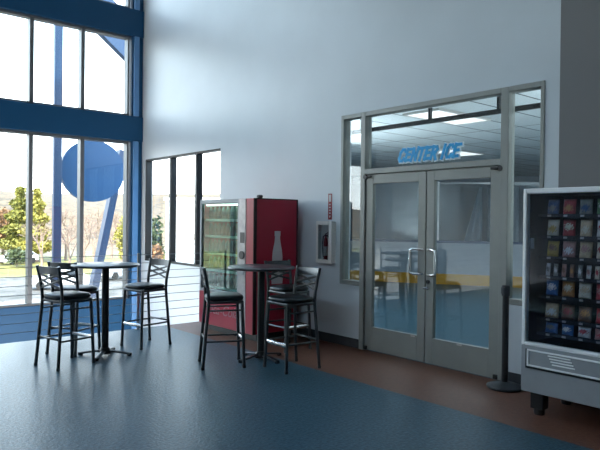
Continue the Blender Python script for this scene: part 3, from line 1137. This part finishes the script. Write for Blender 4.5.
# ceiling lights of the hall
for i, (x, y) in enumerate(((7.0, 5.08), (10.66, 7.52), (7.0, 2.64), (11.88, 4.47))):
    t = thing('ceiling_light', 'flat square ceiling light of the hall behind the glass doors', 'ceiling light', (x, y, CH - 0.03), 0, 'ceiling lights of the hall')
    m = MB()
    for (x0, x1, y0, y1) in ((-0.6, 0.6, -0.3, -0.27), (-0.6, 0.6, 0.27, 0.3), (-0.6, -0.57, -0.27, 0.27), (0.57, 0.6, -0.27, 0.27)):
        m.box(x0, x1, y0, y1, 0, 0.03)
    m.build('frame', M['white'], t)
    MB().box(-0.57, 0.57, -0.27, 0.27, 0.008, 0.028).build('diffuser', M['lamp'], t)

# ------------------------------------------------------------------ outdoors
def ground_mat():
    m = bpy.data.materials.new('outdoor_ground')
    m.use_nodes = True
    nt = m.node_tree
    b_ = nt.nodes['Principled BSDF']
    b_.inputs['Roughness'].default_value = 0.9
    tc = nt.nodes.new('ShaderNodeTexCoord')
    sp = nt.nodes.new('ShaderNodeSeparateXYZ')
    nt.links.new(tc.outputs['Object'], sp.inputs[0])
    n = nt.nodes.new('ShaderNodeTexNoise')
    n.inputs['Scale'].default_value = 0.05
    n.inputs['Detail'].default_value = 5
    nt.links.new(tc.outputs['Object'], n.inputs['Vector'])
    ad = nt.nodes.new('ShaderNodeMath')
    ad.operation = 'MULTIPLY_ADD'
    ad.inputs[1].default_value = 16.0
    nt.links.new(n.outputs['Fac'], ad.inputs[0])
    nt.links.new(sp.outputs['Y'], ad.inputs[2])
    mr = nt.nodes.new('ShaderNodeMapRange')
    mr.inputs['From Min'].default_value = 0
    mr.inputs['From Max'].default_value = 200
    nt.links.new(ad.outputs[0], mr.inputs['Value'])
    r = nt.nodes.new('ShaderNodeValToRGB')
    r.color_ramp.interpolation = 'LINEAR'
    els = [(0.0, (0.085, 0.08, 0.075)), (0.335, (0.09, 0.085, 0.08)), (0.345, (0.15, 0.135, 0.018)), (0.46, (0.17, 0.15, 0.022)), (0.50, (0.13, 0.11, 0.06)), (0.62, (0.125, 0.078, 0.034)), (1.0, (0.11, 0.072, 0.034))]
    while len(r.color_ramp.elements) < len(els):
        r.color_ramp.elements.new(0.5)
    for e, (p, c) in zip(r.color_ramp.elements, els):
        e.position = p
        e.color = c + (1,)
    nt.links.new(mr.outputs[0], r.inputs['Fac'])
    n2 = nt.nodes.new('ShaderNodeTexNoise')
    n2.inputs['Scale'].default_value = 0.30
    n2.inputs['Detail'].default_value = 8
    n2.inputs['Roughness'].default_value = 0.75
    nt.links.new(tc.outputs['Object'], n2.inputs['Vector'])
    r2 = nt.nodes.new('ShaderNodeValToRGB')
    r2.color_ramp.elements[0].position = 0.42
    r2.color_ramp.elements[0].color = (0.22, 0.24, 0.18, 1)
    r2.color_ramp.elements[1].position = 0.54
    r2.color_ramp.elements[1].color = (1, 1, 1, 1)
    nt.links.new(n2.outputs['Fac'], r2.inputs['Fac'])
    mx = nt.nodes.new('ShaderNodeMix')
    mx.data_type = 'RGBA'
    mx.blend_type = 'MULTIPLY'
    mx.inputs['Factor'].default_value = 0.9
    nt.links.new(r.outputs['Color'], mx.inputs['A'])
    nt.links.new(r2.outputs['Color'], mx.inputs['B'])
    nt.links.new(mx.outputs['Result'], b_.inputs['Base Color'])
    return m
def hz(x, y):
    d = math.hypot(x, y)
    u = min(1, max(0, (d - 115) / 190))
    u = u * u * (3 - 2 * u)
    hgt = -4 + u * 18.5
    hgt += u * (2.2 * math.sin(x * 0.031 + 1.0) + 1.4 * math.sin(x * 0.07 + y * 0.02))
    if d > 62:
        hgt += 0.5 * min(1, (d - 62) / 10) * math.sin(x * 0.09) * 0.5
    return hgt
bm = bmesh.new()
NX, NY = 60, 70
vg = []
for j in range(NY + 1):
    y = 11.6 + (330 - 11.6) * (j / NY) ** 1.4
    row = []
    for i in range(NX + 1):
        x = -150 + 480 * i / NX
        row.append(bm.verts.new((x, y, hz(x, y))))
    vg.append(row)
for j in range(NY):
    for i in range(NX):
        f = bm.faces.new([vg[j][i], vg[j][i + 1], vg[j + 1][i + 1], vg[j + 1][i]])
        f.smooth = True
m = MB()
m.merge(bm)
struct(m.build('ground', ground_mat()))

# blue sign tower just outside the windows
SGY = 14.0
tw = thing('sign_tower', 'tall blue steel frame with a round blue disc standing outside the windows', 'sign', (4.6, SGY, LOW))
def pxx(px, y):
    """x on the vertical plane Y=y seen in view column px"""
    t = (px - 300) / F_PX
    d = y / (math.cos(YAW) - t * math.sin(YAW))
    return d * (math.sin(YAW) + t * math.cos(YAW)), d
m = MB()
x0, _ = pxx(53.6, SGY - 0.06); x1, _ = pxx(61.6, SGY - 0.06)
m.box(x0 - 4.6, x1 - 4.6, -0.06, 0.06, 0, 11.5, 0.01)
m.build('post', M['blue_out'], tw)
xc, dc = pxx(93.5, SGY - 0.12)
zc = H + (218.0 - 170.5) * dc / F_PX
rad = 30.8 * dc / F_PX
m = MB()
t = bmesh.new()
NN = 64
prof = [(0, -0.06), (rad - 0.045, -0.06), (rad - 0.04, -0.10), (rad, -0.10), (rad, 0.12), (0, 0.12)]
m.lathe(prof, n=NN)
do = m.build('disc', M['disc'], tw)
do.location = (xc - 4.6, -0.02, zc - LOW)
do.rotation_euler = (R(90), 0, R(-9))
m = MB()
xa, da = pxx(121.5, SGY + 0.1); za = H + (218 - 165) * da / F_PX
xb, db = pxx(95, SGY + 0.1); zb = H + (218 - 300) * db / F_PX
va, vb = Vector((xa - 4.6, 0.3, za - LOW)), Vector((xb - 4.6, 0.3, zb - LOW))
vb2 = va + (vb - va) * ((va.z) / (va.z - vb.z))
m.tube([va + (va - vb) * 0.12, vb2], 0.1, 4, flat=(0.15, 0.12))
m.build('strut', M['blue_out'], tw)
# sloping roof brace high up
m = MB()
p0, d0 = pxx(91, SGY + 0.3); q0 = H + (217.9 - 26) * d0 / F_PX
p1, d1 = pxx(131, SGY + 0.3); q1 = H + (218.5 - 66) * d1 / F_PX
sl = (q1 - q0) / (p1 - p0)
m.prism([(p0 - 2.4 - 4.6, q0 - sl * 2.4 - LOW), (p1 + 2.2 - 4.6, q1 + sl * 2.2 - LOW), (p1 + 2.2 - 4.6, q1 + sl * 2.2 + 1.1 - LOW), (p0 - 2.4 - 4.6, q0 - sl * 2.4 + 1.1 - LOW)], 'y', 0.25, 0.45)
m.build('brace', M['blue_out'], tw)

# trees
leafm = {
    'conifer': mat('leaf_conifer', (0.13, 0.13, 0.02), 0.8, var=0.4, scale=1.2),
    'yellow': mat('leaf_yellow_green', (0.22, 0.20, 0.035), 0.8, var=0.3, scale=1.2),
    'dark': mat('leaf_dark', (0.05, 0.07, 0.03), 0.8, var=0.4, scale=1.2),
    'brown': mat('leaf_brown', (0.20, 0.11, 0.05), 0.8, var=0.3, scale=1.2),
}
bark = mat('bark', (0.16, 0.12, 0.09), 0.9, var=0.2)
bark_pale = mat('bark_pale', (0.20, 0.145, 0.115), 0.9, var=0.2)
def foliage(cx, h, r, n, cone, sz_, seed):
    rnd = random.Random(seed)
    bm = bmesh.new()
    for _ in range(n):
        v = rnd.random()
        if cone:
            v = 0.12 + 0.88 * (1 - math.sqrt(1 - v * 0.985)) ** 0.9
            rr = r * (1.02 - v) * (0.75 + 0.25 * math.sin(v * 38))
            q = math.sqrt(rnd.random())
            an = rnd.random() * 2 * PI
            c = Vector((rr * q * math.cos(an), rr * q * math.sin(an), h * v))
        else:
            while True:
                c = Vector((rnd.uniform(-1, 1), rnd.uniform(-1, 1), rnd.uniform(-1, 1)))
                if 0.25 < c.length < 1:
                    break
            lump = 0.8 + 0.2 * math.sin(c.x * 5 + seed) * math.sin(c.y * 6) + 0.12 * math.sin(c.z * 7 + seed)
            c = Vector((c.x * r * lump, c.y * r * lump, h * 0.55 + c.z * h * 0.45 * lump))
        s = sz_ * rnd.uniform(0.6, 1.4)
        a = Vector((rnd.gauss(0, 1), rnd.gauss(0, 1), rnd.gauss(0, 0.7))).normalized() * s
        e = a.cross(Vector((rnd.gauss(0, 1), rnd.gauss(0, 1), rnd.gauss(0, 1)))).normalized() * s * 0.55
        bm.faces.new([bm.verts.new(c - a), bm.verts.new(c + e), bm.verts.new(c + a), bm.verts.new(c - e)])
    m = MB()
    m.merge(bm)
    return m
def leafy_tree(px, d, h, r, kind, cone, label, seed, n=1500, sz_=0.35, name='tree', cat='tree', grp=None):
    x, y = ray(px, d)
    t = thing(name, label, cat, (x, y, hz(x, y) - 0.05), 0, grp)
    foliage(0, h, r, n, cone, sz_, seed).build('foliage', leafm[kind], t)
    m = MB()
    m.tube([(0, 0, 0), (0.05, 0.03, h * 0.4), (0, 0, h * 0.85)], [0.03 * h, 0.02 * h, 0.005 * h], 8)
    m.build('trunk', bark, t)
    return t
leafy_tree(20, 78, 10.4, 4.0, 'conifer', True, 'green pointed conifer left of the first window bar, outside', 3, 5000, 0.24, 'conifer_tree')
leafy_tree(37, 74, 10.0, 3.2, 'yellow', True, 'yellow-green conifer just right of the first window bar, outside', 4, 4500, 0.22, 'conifer_tree')
leafy_tree(3, 82, 7.4, 3.0, 'brown', False, 'rust coloured round tree at the left edge, outside', 5, 2600, 0.22)
leafy_tree(17, 66, 2.3, 1.5, 'dark', False, 'dark green shrub on the yellow verge below the conifers', 6, 500, 0.2, 'shrub', 'shrub')
leafy_tree(126, 70, 6.0, 1.6, 'yellow', False, 'green tree right of the leaning blue strut, outside', 8, 1600, 0.17)
leafy_tree(153.5, 44, 6.3, 0.9, 'dark', False, 'dark green tree in the left light of the side window', 9, 1200, 0.18)
leafy_tree(155.5, 38, 4.4, 0.75, 'brown', False, 'brown autumn tree in the left light of the side window, below the green one', 10, 1200, 0.15)
leafy_tree(166, 60, 2.6, 1.0, 'conifer', False, 'low green bush seen through the side window above the pale wall', 12, 600, 0.16, 'shrub', 'shrub')
def bare_tree(px, d, h, label, seed):
    rnd = random.Random(seed)
    x, y = ray(px, d)
    t = thing('bare_tree', label, 'tree', (x, y, hz(x, y) - 0.05), 0, 'bare trees outside the window')
    br = MB()
    def grow(p, dr, ln, rd, lv):
        q = p + dr * ln
        mid = p + dr * ln * 0.5 + Vector((rnd.gauss(0, 1), rnd.gauss(0, 1), 0)) * ln * 0.05
        br.tube([p, mid, q], [rd, rd * 0.8, rd * 0.6], 5, cap=False)
        if lv == 0:
            return
        for _ in range(3 if lv > 1 else 4):
            nd = (dr + Vector((rnd.gauss(0, 0.5), rnd.gauss(0, 0.5), rnd.gauss(0.08, 0.3)))).normalized()
            grow(p + dr * ln * rnd.uniform(0.55, 1.0), nd, ln * rnd.uniform(0.55, 0.8), rd * 0.55, lv - 1)
    for k in range(3):
        a = rnd.random() * 6.28
        grow(Vector((0, 0, h * 0.25)), Vector((0.35 * math.cos(a), 0.35 * math.sin(a), 1)).normalized(), h * 0.27, 0.012 * h, 4)
    br.build('branches', bark_pale, t)
    m = MB()
    m.tube([(0, 0, 0), (0.04, 0, h * 0.14), (0, 0, h * 0.27)], [0.026 * h, 0.021 * h, 0.017 * h], 8)
    m.build('trunk', bark_pale, t)
bare_tree(42, 62, 6.5, 'bare pale tree between the first window bar and the blue post', 21)
bare_tree(70, 58, 6.5, 'bare pale tree just right of the blue post, below the disc', 22)
bare_tree(84, 66, 7.5, 'bare pale tree behind the second window bar, below the disc', 23)
bare_tree(103, 60, 6.0, 'bare pale tree crossed by the leaning blue strut', 24)
bare_tree(122, 75, 7.0, 'bare pale tree right of the leaning strut near the corner', 25)
bare_tree(66, 78, 8.0, 'bare pale tree close to the right edge of the blue post, farther off', 31)
bare_tree(94, 82, 8.5, 'bare pale tree under the middle of the disc, farther off', 32)
bare_tree(112, 84, 8.0, 'bare pale tree just right of the leaning strut, farther off', 33)
bare_tree(212, 40, 7.0, 'bare pale tree in the right light of the side window', 26)

# cars in the lot
glassm = mat('car_glass', (0.03, 0.04, 0.05), 0.1, var=0.05)
tyre = mat('tyre', (0.015, 0.015, 0.015), 0.8)
def car(px, d, rz, rgb, label, van=False):
    x, y = ray(px, d)
    t = thing('car', label, 'car', (x, y, hz(x, y) + 0.06), rz, 'cars in the parking lot')
    pm = mat('car_paint', rgb, 0.25, var=0.03, coat=0.5)
    top = 1.75 if van else 1.42
    m = MB()
    m.prism([(-2.2, 0.3), (-2.22, 0.75), (-2.0, 0.95), (-0.9, 1.0), (2.0, 1.0), (2.2, 0.85), (2.22, 0.35)], 'y', -0.88, 0.88)
    m.prism([(-1.1, 0.98), (-0.35, top), (1.35, top), (2.0, 0.98)], 'y', -0.74, 0.74)
    m.build('body', pm, t)
    m = MB()
    m.prism([(-0.9, 1.03), (-0.3, top - 0.08), (1.28, top - 0.08), (1.75, 1.03)], 'y', -0.755, 0.755)
    m.prism([(-1.06, 1.04), (-0.41, top - 0.05), (-0.38, top - 0.05), (-1.0, 1.04)], 'y', -0.68, 0.68)
    m.build('window', glassm, t)
    for (wx, wy) in ((-1.4, -0.85), (-1.4, 0.85), (1.35, -0.85), (1.35, 0.85)):
        m = MB()
        m.tube([(wx, wy - 0.1, 0.32), (wx, wy + 0.1, 0.32)], 0.32, 16)
        m.build('wheel', tyre, t)
car(18, 70, 0.4, (0.7, 0.7, 0.7), 'white car parked on the yellow verge left of the first window bar')
car(123, 57, 0.2, (0.45, 0.47, 0.5), 'silver car parked right of the leaning blue strut')
car(60, 48, -0.3, (0.55, 0.57, 0.6), 'pale car behind the backs of the left stools')
car(14, 104, 0.1, (0.6, 0.5, 0.46), 'beige van parked farther off under the conifers', True)

# pale building seen through the side window
x, y = ray(196, 52)
pb = thing('pale_building', 'pale plain building seen through the side window', 'building', (x, y, hz(x, y) - 0.1), -YAW)
wm = mat('pale_siding', (0.72, 0.78, 0.82), 0.7, var=0.06, scale=0.4)
MB().box(-2.6, 2.8, 0, 8, 0, 7.3).build('walls', wm, pb)
MB().box(-2.75, 2.95, -0.15, 8.15, 7.3, 7.55).build('roof_edge', M['silver'], pb)
m = MB()
m.box(-1.45, -0.95, -0.05, 0.02, 0, 7.3)
m.box(1.0, 1.4, -0.05, 0.02, 0, 7.3)
m.build('pilaster', M['white'], pb)

# ------------------------------------------------------------------ light
w = bpy.data.worlds.new('world')
S.world = w
w.use_nodes = True
nt = w.node_tree
bg = nt.nodes['Background']
tc = nt.nodes.new('ShaderNodeTexCoord')
sp = nt.nodes.new('ShaderNodeSeparateXYZ')
nt.links.new(tc.outputs['Generated'], sp.inputs[0])
r = nt.nodes.new('ShaderNodeValToRGB')
r.color_ramp.elements[0].position = 0.0
r.color_ramp.elements[0].color = (1.0, 1.0, 0.99, 1)
r.color_ramp.elements[1].position = 0.55
r.color_ramp.elements[1].color = (0.46, 0.66, 0.92, 1)
e = r.color_ramp.elements.new(0.22)
e.color = (0.74, 0.90, 1.0, 1)
nt.links.new(sp.outputs['Z'], r.inputs['Fac'])
nt.links.new(r.outputs['Color'], bg.inputs['Color'])
bg.inputs['Strength'].default_value = 2.6

sl = bpy.data.lights.new('sun', 'SUN')
sl.energy = 6.0
sl.angle = R(1.0)
sl.color = (1, 0.88, 0.70)
so = bpy.data.objects.new('sun', sl)
COL.objects.link(so)
sd = Vector((-0.55, -0.40, 0.70)).normalized()      # towards the sun
so.rotation_euler = sd.to_track_quat('Z', 'Y').to_euler()
so.location = (-20, 5, 30)

def area_lamp(x, y, z, sx, sy, en, col=(1, 1, 1)):
    l = bpy.data.lights.new('lamp', 'AREA')
    l.shape = 'RECTANGLE'
    l.size, l.size_y = sx, sy
    l.energy = en
    l.color = col
    o = bpy.data.objects.new('lamp', l)
    COL.objects.link(o)
    o.location = (x, y, z)
    return o
area_lamp(9.5, 5.2, CH - 0.06, 5, 5, 40, (0.9, 0.97, 1.0))
def hall_fill(x, y, en):  # unseen fill added to brighten the hall ceiling, no real fitting
    o = area_lamp(x, y, 1.0, 0.5, 0.5, en, (0.92, 0.98, 1.0))
    o.rotation_euler = (PI, 0, 0)
hall_fill(6.35, 7.3, 34)
hall_fill(6.7, 1.4, 42)

S.view_settings.view_transform = 'Standard'
S.view_settings.look = 'None'
S.view_settings.gamma = 1.0
S.view_settings.use_curve_mapping = False
S.view_settings.exposure = 1.75
try:
    S.cycles.max_bounces = 10
    S.cycles.diffuse_bounces = 6
    S.cycles.transparent_max_bounces = 24
    S.cycles.caustics_reflective = False
    S.cycles.caustics_refractive = False
    S.cycles.sample_clamp_indirect = 4.0
    S.cycles.use_denoising = True
except Exception:
    pass
